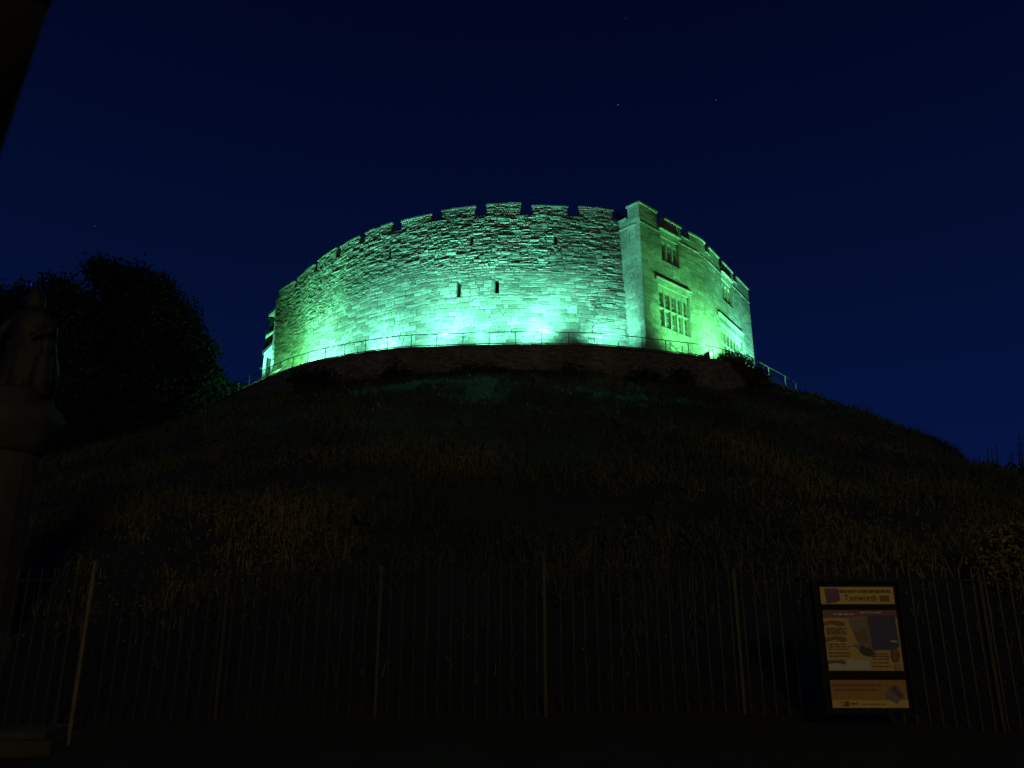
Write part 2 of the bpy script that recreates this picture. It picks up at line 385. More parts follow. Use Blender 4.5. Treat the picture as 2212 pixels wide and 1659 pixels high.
# square ashlar wing
WN = [dict(s0=2.16, s1=4.25, z0=23.5, z1=25.35, n=3, tr=None, hood=(1.95, 4.4, 25.66)),
      dict(s0=1.55, s1=5.08, z0=18.8, z1=21.75, n=5, tr=20.12, hood=(1.37, 5.25, 22.02)),
      dict(s0=10.95, s1=13.2, z0=23.5, z1=25.3, n=3, tr=None, hood=(10.77, 13.4, 25.62)),
      dict(s0=9.68, s1=14.85, z0=17.9, z1=21.4, n=7, tr=19.95, hood=(9.41, 15.1, 21.92))]
holes = [(d['s0'], d['s1'], d['z0'], d['z1']) for d in WN]
mb = MB()
masonry(mb, FW, 0, FW.len, 16.2, 26.02, (.24, .34), (.4, .95), .012, holes, gap=.006, tone=(.15, .9), seed=11, base=-.006)
masonry(mb, TW, 0, TW.len-.03, 16.2, 26.02, (.24, .34), (.35, .8), .012, gap=.006, tone=(.2, .8), seed=12, base=-.006)
mb.build('ashlar_wall', M_ASH, castle)
mb = MB(); backing(mb, FW, 0, FW.len, 16.2, 26.0, -.02, holes, 5); backing(mb, TW, 0, TW.len-.02, 16.2, 26.0, -.02, (), 5)
slab(mb, FW, 0, FW.len, 25.7, 26.0, -1.2, -.05, .4, 20)
mb.build('ashlar_joints', M_MORT, castle)
fm = [(0,1.80),(2.58,4.30),(5.24,7.30),(8.10,10.05),(10.80,13.0),(13.9,16.62)]
mx = FW.len/16.65
for i, (a, b) in enumerate(fm):
    a *= mx; b *= mx; zt = 26.85 if i == 0 else 26.68
    if i == 5: b = FW.len
    mb = MB()
    slab(mb, FW, a, b, 26.0, zt, -.3, -.02, .4, .5)
    masonry(mb, FW, a, b, 26.02, zt-.1, (.24, .34), (.4, .9), .012, gap=.006, tone=(.2, .85), seed=80+i, base=-.006)
    if i == 0:
        slab(mb, TW, TW.len-.95, TW.len-.03, 26.0, zt, -.6, -.02, .4, 5)
        masonry(mb, TW, TW.len-.95, TW.len-.03, 26.02, zt-.1, (.24, .34), (.4, .9), .012, gap=.006, tone=(.3, .8), seed=99, base=-.006)
    m = mb.build('merlon', M_ASH, castle)
    mb = MB(); slab(mb, FW, a-.05, b+.05, zt-.09, zt+.03, -.36, .085, .6, .5); slab(mb, FW, a-.02, b+.02, zt+.03, zt+.12, -.3, .03, .6, .5)
    if i == 0: slab(mb, TW, TW.len-1.0, TW.len, zt-.088, zt+.028, -.72, .085, .6, 5)
    mb.build('coping', M_TRIM, m)
mb = MB()                                                      # string course under the battlements, crenel sills
slab(mb, FW, 4.5, 10.7, 25.42, 25.50, -.05, .045, .6, 2); mb.build('string_course', M_TRIM, castle); mb = MB()
slab(mb, FW, 13.45, FW.len, 25.42, 25.50, -.05, .045, .6, 2)
mb.build('string_course', M_TRIM, castle); mb = MB(); slab(mb, FW, -.02, 2.1, 25.42, 25.50, -.05, .045, .6, 5)
mb.build('string_course', M_TRIM, castle); mb = MB()
for (a, b), (c, d) in zip(fm, fm[1:]):
    slab(mb, FW, b*mx+.05, c*mx-.05, 26.0, 26.07, -.7, .06, .6, 5); mb.build('crenel_sill', M_TRIM, castle); mb = MB()
slab(mb, TW, .3, TW.len-1.02, 26.0, 26.12, -.7, .06, .6, 5); slab(mb, TW, .3, TW.len-.35, 25.30, 25.42, -.1, .07, .6, 5)
mb.build('parapet_band', M_TRIM, castle)

def local(s0, z0):                                             # frame on the ashlar wall: x along, y outward, z up
    p = FW.pos(s0, z0); n = FW.nrm(s0+.01); t = (-n[1], n[0])
    return Matrix(((t[0], n[0], 0, p.x), (t[1], n[1], 0, p.y), (0, 0, 1, z0), (0, 0, 0, 1)))
def stone_window(d):
    W = d['s1']-d['s0']; H = d['z1']-d['z0']; M = local(d['s0'], d['z0']); REC = -.27; n = d['n']
    win = MB(); J = .10
    # reveals
    win.box((0, REC-.08, 0), (J*.6, -.01, H), .5, M); win.box((W-J*.6, REC-.08, 0), (W, -.01, H), .5, M)
    win.box((J*.6, REC-.08, H-.10), (W-J*.6, -.01, H), .5, M)
    win.poly([M @ Vector(p) for p in ((J*.6, REC-.08, .10), (W-J*.6, REC-.08, .10), (W-J*.6, 0.0, .0), (J*.6, 0.0, .0))], .6)
    rows = [(0.08, d['tr']-d['z0']-.05), (d['tr']-d['z0']+.05, H-.10)] if d['tr'] else [(0.08, H-.10)]
    lw = (W-J*1.2)/n; mw = .10
    for k in range(1, n):                                       # mullions, deep
        x = J*.6+lw*k; win.box((x-mw/2, REC-.06, .05), (x+mw/2, REC+.18, H-.1), .6, M)
    if d['tr']: win.box((J*.6, REC-.06, d['tr']-d['z0']-.05), (W-J*.6, REC+.17, d['tr']-d['z0']+.05), .7, M)
    ar = .30 if d['tr'] else .26; mwa = 1
    def arch(x0, x1, zs, zt, front, depth):
        m_ = (x0+x1)/2; pts = []
        for i in range(9):
            a = i/8; th = a*math.pi; w_ = (x1-x0)/2
            px = m_-w_*math.cos(th); pz = zs+(ar*.9)*(math.sin(th)**.75)*(1 if abs(a-.5) > .01 else 1.12); pts.append((px, min(zt-.015, pz)))
        for (p, q) in zip(pts, pts[1:]):                        # spandrel: front, soffit
            F = [M @ Vector((p[0], front, p[1])), M @ Vector((q[0], front, q[1])), M @ Vector((q[0], front, zt)), M @ Vector((p[0], front, zt))]
            win.quad(*F, .7)
            win.quad(M @ Vector((p[0], front, p[1])), M @ Vector((p[0], depth, p[1])), M @ Vector((q[0], depth, q[1])), M @ Vector((q[0], front, q[1])), .6)
    for ri, (za, zb) in enumerate(rows):
        if ri == len(rows)-1:
            for k in range(n): arch(J*.6+lw*k+mw/2, J*.6+lw*(k+1)-mw/2, zb-ar-.30, zb, REC+.17, REC)
    fr = win.build('window', M_TRIM, castle)
    g = MB(); g.quad(*[M @ Vector(p) for p in ((0, REC, 0), (W, REC, 0), (W, REC, H), (0, REC, H))]); g.build('pane', M_GLASS, fr)
    ld = MB()
    for k in range(n):
        x0 = J*.6+lw*k+mw/2; x1 = x0+lw-mw
        for za, zb in rows:
            for fx in (0.0, .5, 1.0):
                x = x0+(x1-x0)*fx; wd = .024; ld.box((x-wd, REC+.004, za), (x+wd, REC+.03, zb), .5, M)
            nh = max(3, int((zb-za)/.30))
            for j in range(nh+1):
                z = za+(zb-za)*j/nh; ld.box((x0, REC+.005, z-.02), (x1, REC+.026, z+.02), .5, M)
    ld.build('glazing_bars', M_LEAD, fr)
    hd = MB(); a, b, z = d['hood']
    M2 = local(0, 0) if d['s0'] < 7 else None
    slab(hd, FW, a, b, z, z+.07, -.03, .20 if d['s0'] in (2.16, 10.95) else .14, .5, 20); slab(hd, FW, a+.02, b-.02, z-.05, z, -.03, .05, .6, 20)
    slab(hd, FW, a, a+.10, z-.2, z-.05, -.03, .07, .6, 20); slab(hd, FW, b-.10, b, z-.2, z-.05, -.03, .07, .6, 20)
    slab(hd, FW, a+.15, b-.15, z-.20, z-.05, -.03, .025, .8, 20)
    hd.build('hood_mould', M_TRIM, fr)
for d in WN: stone_window(d)

# gabled entrance porch on the far left side of the keep
porch = MB(); M_PORCH = stone_mat('porch_stone', (.05,.045,.035), (.09,.08,.06), (.14,.12,.09), .5)
X = Vector
def gable_slab(mb, u0, v0, u1, v1, Y, dep, th, tone=.5):
    a = at(u0, v0, Y); b = at(u1, v1, Y); d = X((-.25, 1, 0)).normalized()*dep; up = X((0, 0, th))
    mb.add([a, b, b+d, a+d, a+up, b+up, b+d+up, a+d+up], [(0,1,2,3),(7,6,5,4),(0,4,5,1),(1,5,6,2),(2,6,7,3),(3,7,4,0)], tone)
p0 = at(577, 800, 61); p1 = at(597, 800, 61)
porch.box((p0.x+.35, 61, 16.3), (p1.x+1.2, 65, 25.2)); pw = porch.build('entrance_porch', M_PORCH, castle)
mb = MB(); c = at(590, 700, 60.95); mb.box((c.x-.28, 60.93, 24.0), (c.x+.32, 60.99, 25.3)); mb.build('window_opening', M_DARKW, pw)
def gable_panel(name, uv, Y, th, m):
    q = MB(); P = [at(u, v, Y) for u, v in uv]; n = len(P); d = X((0, th, 0)); q.add(P+[p+d for p in P], [tuple(range(n))[::-1], tuple(range(n, 2*n))]+[(i, (i+1) % n, n+(i+1) % n, n+i) for i in range(n)]); q.build(name, m, pw)
gable_panel('gable_panel', ((568.5,764.5),(575,771),(589,775),(600,770),(600,733)), 59.9, .15, M_RENDER)
mb = MB(); gable_slab(mb, 566.5, 763, 601, 729, 59.7, 4.2, .14); mb.build('canopy_roof', M_TIMBER, pw)
gable_panel('gable_panel', ((580.5,682),(590,683),(602,687),(607,674),(606,659)), 60.4, .15, M_RENDER)
mb = MB(); gable_slab(mb, 579, 681, 607, 655, 60.2, 3.4, .12); mb.build('upper_roof', M_TIMBER, pw)
mb = MB(); gable_slab(mb, 573.5, 731, 604, 711, 60.3, .12, .22); mb.build('bargeboard', M_RENDER, pw)
mb = MB(); a = at(573.5, 771, 60.2); mb.box((a.x-.11, 60.1, 16.3), (a.x+.11, 60.32, a.z+.1)); mb.build('porch_post', M_RENDER, pw)
mb = MB(); a = at(592, 790, 60.9); mb.box((a.x-.45, 60.85, 16.3), (a.x+.35, 60.92, 20.9)); mb.build('door', M_TIMBER, pw)
ml, nn_, bb_ = mat('lit_lamp'); bb_.inputs['Emission Color'].default_value = (.55, 1, .75, 1); bb_.inputs['Emission Strength'].default_value = 2.5
mb = MB(); a = at(596.3, 779, 60.6); mb.lathe([(.02, -.11), (.09, -.08), (.11, 0), (.08, .07), (.03, .1)], a, 12); mb.build('porch_lamp', ml, pw, True)
mb = MB(); a = at(571, 798, 60.8); mb.box((a.x-.35, 60.6, a.z), (a.x+.3, 61, a.z+.1)); mb.box((a.x-.2, 60.9, 16.3), (a.x+.5, 61.2, a.z+3.5)); mb.build('side_wall', M_PORCH, pw)

# ------------------------------------------------------------------ retaining wall, railings
EDGE = [(-22.6,56.5),(-21.0,54.0),(-18.7,51.6),(-16.6,49.3),(-14.4,47.1),(-11.6,45.1),(-7.3,43.1),(-4.2,42.6),(-.2,42.25),(2.5,42.3),(5.25,42.5),(9.3,43.7),(12.3,44.8),(14.9,46.6),(17.1,48.9),(19.2,50.9)]
EW = Wall(catmull(EDGE, .3), z0=13, z1=16.4)
def ring_wall():
    mb = MB()
    masonry(mb, EW, 0, EW.len-3.2, 13.6, 16.36, (.09, .15), (.2, .42), .02, gap=.006, tone=(.0, .95), seed=31, wav=.03, sink=.04)
    o = thing('retaining_wall', 'low brown brick retaining wall round the top of the mound below the railing', 'wall', (0, 42, 13.6))
    mb.build('brickwork', M_BRICK, o)
    mb = MB(); slab(mb, EW, 0, EW.len-3.2, 13.2, 16.33, -.45, -.02, .3, .6); mb.build('wall_core', M_MORT, o)
    mb = MB(); q = 0; rr = random.Random(5)
    while q < EW.len-3.3:
        l = rr.uniform(.5, 1.1); slab(mb, EW, q+.01, min(EW.len-3.2, q+l)-.01, 16.36, 16.43+rr.uniform(-.015, .02), -.45, .05+rr.uniform(-.02, .03), rr.random(), .6); q += l
    mb.build('coping', M_BRICK, o)
ring_wall()
def railing():
    o = thing('walkway_railing', 'thin dark steel railing along the walkway edge in front of the lit keep', 'railing', (0, 42.5, 16.4))
    W2 = Wall(catmull(EDGE, .3), z0=13, z1=16.4)
    end = EW.len-3.0; q = .2; posts = []
    while q < end: posts.append(q); q += 1.56
    posts.append(end)
    first = None
    for q in posts:
        a = W2.pos(q, 16.3, -.25); mb = MB(); mb.tube(a, a+X((0, 0, .98)), .025, 6); mb.build('post', M_IRON, o)
    for h in (1.0, .30):
        mb = MB(); pts = [W2.pos(min(end, q), 16.3+h, -.25) for q in np.arange(.2, end+.3, .5)]; mb.path(pts, .028, 6); mb.build('rail', M_IRON, o)
railing()
def handrail(name, label, pts, posts, r=.03, drop=1.0):
    o = thing(name, label, 'handrail', pts[0]-X((0, 0, drop)))
    mb = MB(); mb.path(pts, r, 8); mb.build('rail', M_STEEL, o)
    for p in posts: mb = MB(); mb.tube(p, p-X((0, 0, drop)), r*.9, 8); mb.build('post', M_STEEL, o)
handrail('path_handrail', 'pale lit handrail sloping down to the right beside the keep', [at(1600, 760, 49.5), at(1626, 774, 49.6), at(1660, 793, 50), at(1695.5, 812, 50.6), at(1722, 829, 51.2)], [at(1660, 793, 50), at(1695.5, 812, 50.6), at(1719, 828, 51.2)], .035, .8)
handrail('path_handrail', 'pale lit handrail sloping down to the left below the porch', [at(606, 797, 52.5), at(589, 805, 53.0), at(572, 814, 53.6), at(553, 824, 54.3), at(526, 838, 55)], [at(554.5, 824, 54.3), at(528, 837, 55)], .04, 1.0)
o = thing('stair_handrail', 'dark V shaped tubular handrail by the foot of the ashlar wall', 'handrail', at(1473, 765, 45.6))
h0 = at(1473.5, 747, 45.6); h1 = at(1505, 771, 46.2); h2 = at(1540, 755, 46.8)
mb = MB(); mb.path([h0, h1, h2], .028, 8); mb.build('rail', M_IRON, o)
for p in (h0, h2): mb = MB(); mb.tube(p, X((p.x, p.y, 16.3)), .028, 8); mb.build('post', M_IRON, o)
mb = MB(); a = at(1512, 772, 47.2); b = at(1532.5, 757.5, 47.4)
mb.add([X((a.x, a.y, 16.3)), X((b.x, b.y, 16.3)), b, a, X((a.x, a.y+.05, 16.3)), X((b.x, b.y+.05, 16.3)), b+X((0, .05, 0)), a+X((0, .05, 0))], [(0,1,2,3),(5,4,7,6),(0,4,5,1),(1,5,6,2),(2,6,7,3),(3,7,4,0)])
tag(mb.build('ramp_panel', plain('grey_board', (.10,.10,.12), .7, var=.1)), 'small grey boarded panel beside the V shaped handrail', 'panel')

# ------------------------------------------------------------------ floodlights on the walkway, aimed up the walls
def flood(s, wall, off, zt, power, col, size, ds=0, z=16.75, blend=1.0, tgt_off=0):
    p = wall.pos(s, z, off); q = wall.pos(s+ds, zt, tgt_off); lamp('floodlight_beam', 'SPOT', p, power, col, q, size, blend, .1)
flood(rs(3.5), RW, 2.0, 20.0, 1500, GRN, 140, z=16.9)
flood(rs(7.6), RW, 2.1, 19.6, 3300, GRN, 138)
flood(rs(10.6), RW, 2.0, 20.0, 2000, GRN, 128)
flood(rs(12.6), RW, 1.9, 19.6, 2500, TEAL, 118)
flood(rs(20.6), RW, 1.7, 19.6, 2300, TEAL, 132, .1)
flood(rs(23.4), RW, 1.7, 19.8, 1700, TEAL, 130, .1)
flood(rs(26.2), RW, 1.7, 19.6, 2300, TEAL, 132, -.1)
flood(rs(16.5), RW, 1.8, 21.5, 3900, TEAL, 134, .6)
flood(rs(21.5), RW, 1.7, 24.5, 4400, TEAL, 104, .4)
flood(rs(27), RW, 1.8, 24.5, 4400, TEAL, 104, .4)
flood(rs(9), RW, 2.0, 24.5, 4000, TEAL, 108, 1)
flood(rs(30.5), RW, 1.9, 21.5, 2600, TEAL, 134, .8)
flood(3.2, FW, 2.0, 21, 1500, GRN, 134, -.2, 17.0)
flood(7.8, FW, 2.2, 20.0, 4600, GRN, 138, -.8, 17.2)
flood(12.2, FW, 2.0, 20.4, 2200, GRN, 132, 0, 17.2)
flood(15.2, FW, 1.8, 20.2, 5400, TEAL, 128, -.6, 17.2)
flood(.2, TW, 2.4, 21, 3000, TEAL, 128, .6)
lamp('floodlight_beam', 'SPOT', (13.6, 46.5, 16.95), 1500, (.2, 1, .5), (18.6, 50.3, 17.25), 24, .6, .06)
lamp('floodlight_beam', 'SPOT', (-15.2, 49.6, 16.95), 550, TEAL, (-20.6, 54.3, 17.3), 24, .6, .06)
lamp('floodlight_beam', 'SPOT', at(566, 800, 57.5), 1500, TEAL, at(592, 730, 61.5), 75, .8, .1)

# ------------------------------------------------------------------ foliage
def leaves(name, lobes, n, size, m, parent=None, shell=.55):
    """leaf sized faces spread through overlapping lobes (centre, radii)"""
    W = np.array([l[1][0]*l[1][1]*l[1][2] for l in lobes])**.75; W = W/W.sum()
    idx = rng.choice(len(lobes), n, p=W)
    C = np.array([tuple(l[0]) for l in lobes])[idx]; RR = np.array([l[1] for l in lobes])[idx]
    d = rng.normal(size=(n, 3)); d /= np.linalg.norm(d, axis=1)[:, None]
    rad = shell+(1-shell)*rng.random(n)**.6
    # clumps: pull leaves towards random twig ends so gaps stay open
    key = (idx*97+(np.floor(d*3.2).astype(int)@np.array([7, 31, 113]))) % 997
    kr = rng.random(997); rad = rad*(.72+.42*kr[key])
    P = C+d*RR*rad[:, None]+rng.normal(size=(n, 3))*size*1.2
    a = rng.normal(size=(n, 3)); a /= np.linalg.norm(a, axis=1)[:, None]; b = np.cross(a, rng.normal(size=(n, 3))); b /= np.linalg.norm(b, axis=1)[:, None]
    sz = size*(.55+.9*rng.random(n))[:, None]
    V = np.stack([P-a*sz*.5, P+b*sz*.28, P+a*sz*.5, P-b*sz*.28], 1).reshape(-1, 3)
    me = bpy.data.meshes.new(name); me.vertices.add(4*n); me.vertices.foreach_set('co', V.ravel())
    me.loops.add(4*n); me.loops.foreach_set('vertex_index', np.arange(4*n)); me.polygons.add(n); me.polygons.foreach_set('loop_start', np.arange(n)*4)
    try: me.polygons.foreach_set('loop_total', np.full(n, 4))
    except Exception: pass
    me.update(calc_edges=True); t = me.attributes.new('tone', 'FLOAT', 'FACE'); t.data.foreach_set('value', rng.random(n)*.8+.2*kr[key])
    me.materials.append(m); o = bpy.data.objects.new(name, me); COL.objects.link(o)
    if parent is not None: o.parent = parent; o.matrix_parent_inverse = Matrix.Translation(-Vector(parent.location))
    return o
def lobe(u, v, r, Y, sy=1.0, jit=3):
    p = at(u, v, Y+random.uniform(-jit, jit)); k = (p.y*math.cos(PITCH)+(p.z-1.6)*math.sin(PITCH))/FU*r*.93
    return (p, (k, k*sy, k*.92))
def tree(name, label, lobes, n, size, base, m=M_LEAF, rt=.5, group=None, cat='tree'):
    o = thing(name, label, cat, base, group)
    leaves('crown', lobes, n, size, m, o)
    tr = MB(); top = sum((l[0] for l in lobes), X((0, 0, 0)))/len(lobes); base = X(base)
    mid = base.lerp(top, .45)+X((.3, 0, 0)); tr.tube(base, mid, rt, 10, rt*.75); tr.tube(mid, top, rt*.75, 10, rt*.4)
    for c, r in lobes: tr.tube(mid.lerp(top, random.random()*.8), c, rt*.3, 6, rt*.08)
    tr.build('trunk', M_BARK, o)
def gz(p): return (p.x, p.y, ground(p.x, p.y)-.1)
L1 = [lobe(*a) for a in ((208,583,24,62),(238,600,42,62),(285,625,58,62),(335,640,52,62),(372,690,58,61),(398,740,52,61),(408,800,46,61),(405,850,45,61),(330,720,90,63),(280,800,110,64),(220,700,80,63),(350,850,90,62),(240,900,100,64),(180,820,90,64),(310,950,90,62))]
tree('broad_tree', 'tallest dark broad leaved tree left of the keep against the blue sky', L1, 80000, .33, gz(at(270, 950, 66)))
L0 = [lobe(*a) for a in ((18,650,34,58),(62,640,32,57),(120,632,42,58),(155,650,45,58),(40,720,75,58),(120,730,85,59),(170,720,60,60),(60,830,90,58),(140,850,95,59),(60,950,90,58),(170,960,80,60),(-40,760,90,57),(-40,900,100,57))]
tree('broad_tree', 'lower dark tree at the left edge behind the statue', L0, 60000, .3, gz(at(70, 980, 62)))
L2 = [lobe(u, v, r, Y, 1, .8) for u, v, r, Y in ((445,758,16,57),(432,800,24,58),(452,812,18,57),(470,848,24,57),(450,868,28,57),(425,885,26,57),(500,852,14,57),(520,846,9,57),(412,905,22,57))]
tree('small_tree', 'small tree touched by green light on the slope below the tall tree', L2, 9000, .34, gz(at(450, 900, 60)), rt=.15)
def shrub(name, label, lob, n, size, m=M_LEAF2, cat='bush', group=None):
    b = min((l[0] for l in lob), key=lambda p: p.z); o = thing(name, label, cat, (b.x, b.y, ground(b.x, b.y)), group)
    leaves('foliage', lob, n, size, m, o, shell=.3)
    st = MB(); r0 = X((b.x, b.y, ground(b.x, b.y)-.1))
    for c, r in lob: st.tube(r0, c, .03, 5, .01)
    st.build('stem', M_BARK, o)
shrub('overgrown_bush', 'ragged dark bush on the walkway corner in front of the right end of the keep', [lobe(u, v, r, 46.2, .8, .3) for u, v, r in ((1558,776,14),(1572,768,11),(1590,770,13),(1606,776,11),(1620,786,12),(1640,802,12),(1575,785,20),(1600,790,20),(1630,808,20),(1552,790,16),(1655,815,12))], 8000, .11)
shrub('wall_top_plant', 'dark plant growing on the broken wall top beside the square wing', [lobe(u, v, r, 46.3, .8, .1) for u, v, r in ((1333,462,7),(1341,470,8),(1348,476,6))], 500, .10)
# plants against the foot of the retaining wall
rr = random.Random(3)
for i, (u, v, r) in enumerate(((655,815,22),(700,812,18),(860,806,22),(1010,805,16),(1235,808,18),(1390,812,26),(1470,815,24))):
    shrub('wall_bush', 'dark self sown bush at the foot of the retaining wall, number from the left unclear', [lobe(u, v, r*.8, 41.5, .6, .2), lobe(u+r*.6, v+8, r*.7, 41.2, .6, .2), lobe(u-r*.7, v+6, r*.6, 41.2, .6, .2)], 700, .2, M_LEAF, group='bushes along the foot of the retaining wall')
    bpy.data.objects[[o.name for o in COL.objects if o.name.startswith('wall_bush')][-1]]['label'] = 'dark self sown bush at the foot of the retaining wall'
LH = [lobe(u, v, r, 31, 1, 1.5) for u, v, r in ((2140,1065,48),(2190,1062,46),(2240,1060,50),(2160,1120,60),(2220,1130,60))]
tree('dark_hedge_tree', 'low dark tree at the right edge beyond the mound', LH, 9000, .22, gz(at(2190, 1150, 31)), rt=.15)
o = thing('bare_sapling', 'thin bare saplings sticking up over the dark tree at the right edge', 'sapling', gz(at(2170, 1060, 32)))
mb = MB()
for u, v, v2 in ((2116,980,1040),(2133,965,1030),(2142,972,1030),(2152,962,1030),(2185,975,1030),(2200,940,1030),(2206,955,1030)):
    a = at(u, v, 32); b = at(u+5, v2+20, 32); mb.tube(b, a, .05, 5, .012)
    for k in range(5): t = random.random()*.7; p = b.lerp(a, t+.2); mb.tube(p, p+X((random.uniform(-.25, .25), 0, .3)), .012, 4, .004)
mb.build('stems', M_BARK, o)
shrub('pale_bush', 'paler yellowish bush lit by street light at the right edge', [lobe(u, v, r, 14.5, 1, .4) for u, v, r in ((2165,1180,32),(2205,1165,34),(2150,1230,34),(2200,1230,50))], 7000, .09, foliage_mat('pale_leaves', (.07,.075,.02), (.14,.13,.035), (.24,.2,.05), .6))

def grass():
    n = 480000; y = 10.4+47*rng.random(n)**1.1; x = (rng.random(n)*2-1)*(y*.68+3)
    z = np.array([ground(a, b) for a, b in zip(x, y)])
    cl = np.array([noise.noise(Vector((a*.35, b*.35, 0)))+.6*noise.noise(Vector((a*1.3, b*1.3, 5))) for a, b in zip(x, y)])
    keep = (rng.random(n) < np.clip(.5+1.1*cl, .06, 1)*np.clip((y-11.2)/6, .06, 1)) & (z > .02) & (np.hypot(x-CX, CY-y) > 22.1)
    x, y, z, cl = x[keep], y[keep], z[keep], cl[keep]; n = len(x)
    leafy = rng.random(n) < .7
    h = (.10+.34*rng.random(n)**3)*(1+.9*np.clip(cl, -.3, 1)); wd = .002+.0004*y+.003*rng.random(n)
    a = rng.random(n)*math.pi; lean = rng.normal(size=(n, 2))*.35*h[:, None]
    dx = np.cos(a)*wd; dy = np.sin(a)*wd
    V = np.zeros((n, 5, 3)); V[:, 0] = np.stack([x-dx, y-dy, z-.05], 1); V[:, 1] = np.stack([x+dx, y+dy, z-.05], 1)
    V[:, 2] = np.stack([x+dx*.8+lean[:, 0]*.4, y+dy*.8+lean[:, 1]*.4, z+h*.6], 1); V[:, 3] = np.stack([x+lean[:, 0], y+lean[:, 1], z+h], 1)
    V[:, 4] = np.stack([x-dx*.8+lean[:, 0]*.4, y-dy*.8+lean[:, 1]*.4, z+h*.6], 1)
    m = int(leafy.sum()); c = np.stack([x, y, z+h*(.3+.8*rng.random(n))], 1)[leafy]          # loose leaves among the blades
    u_ = rng.normal(size=(m, 3)); u_ /= np.linalg.norm(u_, axis=1)[:, None]; v_ = np.cross(u_, rng.normal(size=(m, 3))); v_ /= np.linalg.norm(v_, axis=1)[:, None]
    L = (.012+.0009*y[leafy])[:, None]*(.6+.9*rng.random(m))[:, None]
    V[leafy] = np.stack([c-u_*L, c-v_*L*.5, c+u_*L*.5-v_*L*.4, c+u_*L, c+v_*L*.5], 1)
    me = bpy.data.meshes.new('long_grass'); me.vertices.add(5*n); me.vertices.foreach_set('co', V.ravel())
    me.loops.add(5*n); me.loops.foreach_set('vertex_index', np.arange(5*n)); me.polygons.add(n); me.polygons.foreach_set('loop_start', np.arange(n)*5)
    me.update(calc_edges=True); t = me.attributes.new('tone', 'FLOAT', 'FACE'); t.data.foreach_set('value', .3+.4*rng.random(n))
    me.materials.append(M_GRASS); o = bpy.data.objects.new('long_grass', me); COL.objects.link(o)
    tag(o, 'rough long grass and weeds covering the mound', 'grass', kind='stuff')
grass()

# ------------------------------------------------------------------ railing fence at the foot of the mound
def fence():
    f = thing('picket_fence', 'long dark metal railing fence with thin upright bars at the foot of the mound', 'fence', (0, 9.8, 0))
    fy = lambda x: 9.85-.004*x*x*.5
    fz = lambda x: .02+.16*math.exp(-(x/3.2)**2)
    m_ = MB(); p = None
    pk = MB(); pk.tube((0, 0, 0), (0, 0, 2.02), .011, 6); pk.tube((0, 0, 2.02), (0, 0, 2.07), .011, 6, .002)
    pm = pk.build('picket', plain('worn_fence_paint', (.036,.037,.03), .5, var=.6, scale=3), f); me = pm.data
    xs = [-7.0+.149*i for i in range(94)]; first = True
    posts = [-7.2, -5.36, -3.5, -1.62, .4, 2.75, 5.75, 7.2]
    for x in xs:
        if min(abs(x-p) for p in posts) < .06: continue
        o = pm if first else bpy.data.objects.new('picket', me)
        if not first: COL.objects.link(o); o.parent = f
        first = False; o.matrix_parent_inverse = Matrix.Identity(4)
        o.location = (x, fy(x)-9.8, fz(x)+.03+random.uniform(-.01, .01)); o.rotation_euler = (random.uniform(-.004, .004), random.uniform(-.006, .006), 0)
    pc = MB(); pc.box((-.019, -.025, -.2), (.019, .025, 1.97)); pc.box((-.023, -.028, 1.97), (.023, .028, 1.99))
    pmat = plain('post_paint', (.028,.026,.016), .6, var=.4)
    for i, x in enumerate(posts):
        o = pc.build('post', pmat, f) if i == 0 else bpy.data.objects.new('post', pme)
        if i == 0: pme = o.data
        else: COL.objects.link(o); o.parent = f
        o.matrix_parent_inverse = Matrix.Identity(4); o.location = (x, fy(x)-9.8, fz(x))
    for h in (1.93, .16):
        mb = MB()
        for a, b in zip(np.arange(-7.2, 7.1, .6), np.arange(-6.6, 7.7, .6)):
            mb.tube((a, fy(a), fz(a)+h), (b, fy(b), fz(b)+h), .017, 6)
        mb.build('rail', M_IRON, f)
fence()
yp = at(175, 1420, 9.35); mb = MB(); mb.tube((yp.x, 9.35, 0), (yp.x, 9.35, 2.12), .022, 10); mb.lathe([(.024, 2.12), (.02, 2.15), (.01, 2.165)], (yp.x, 9.35, 0), 10)
tag(mb.build('marker_post', plain('yellowed_paint', (.12,.105,.055), .6, var=.35, scale=9)), 'thin yellowish post in front of the fence at the lower left', 'post')

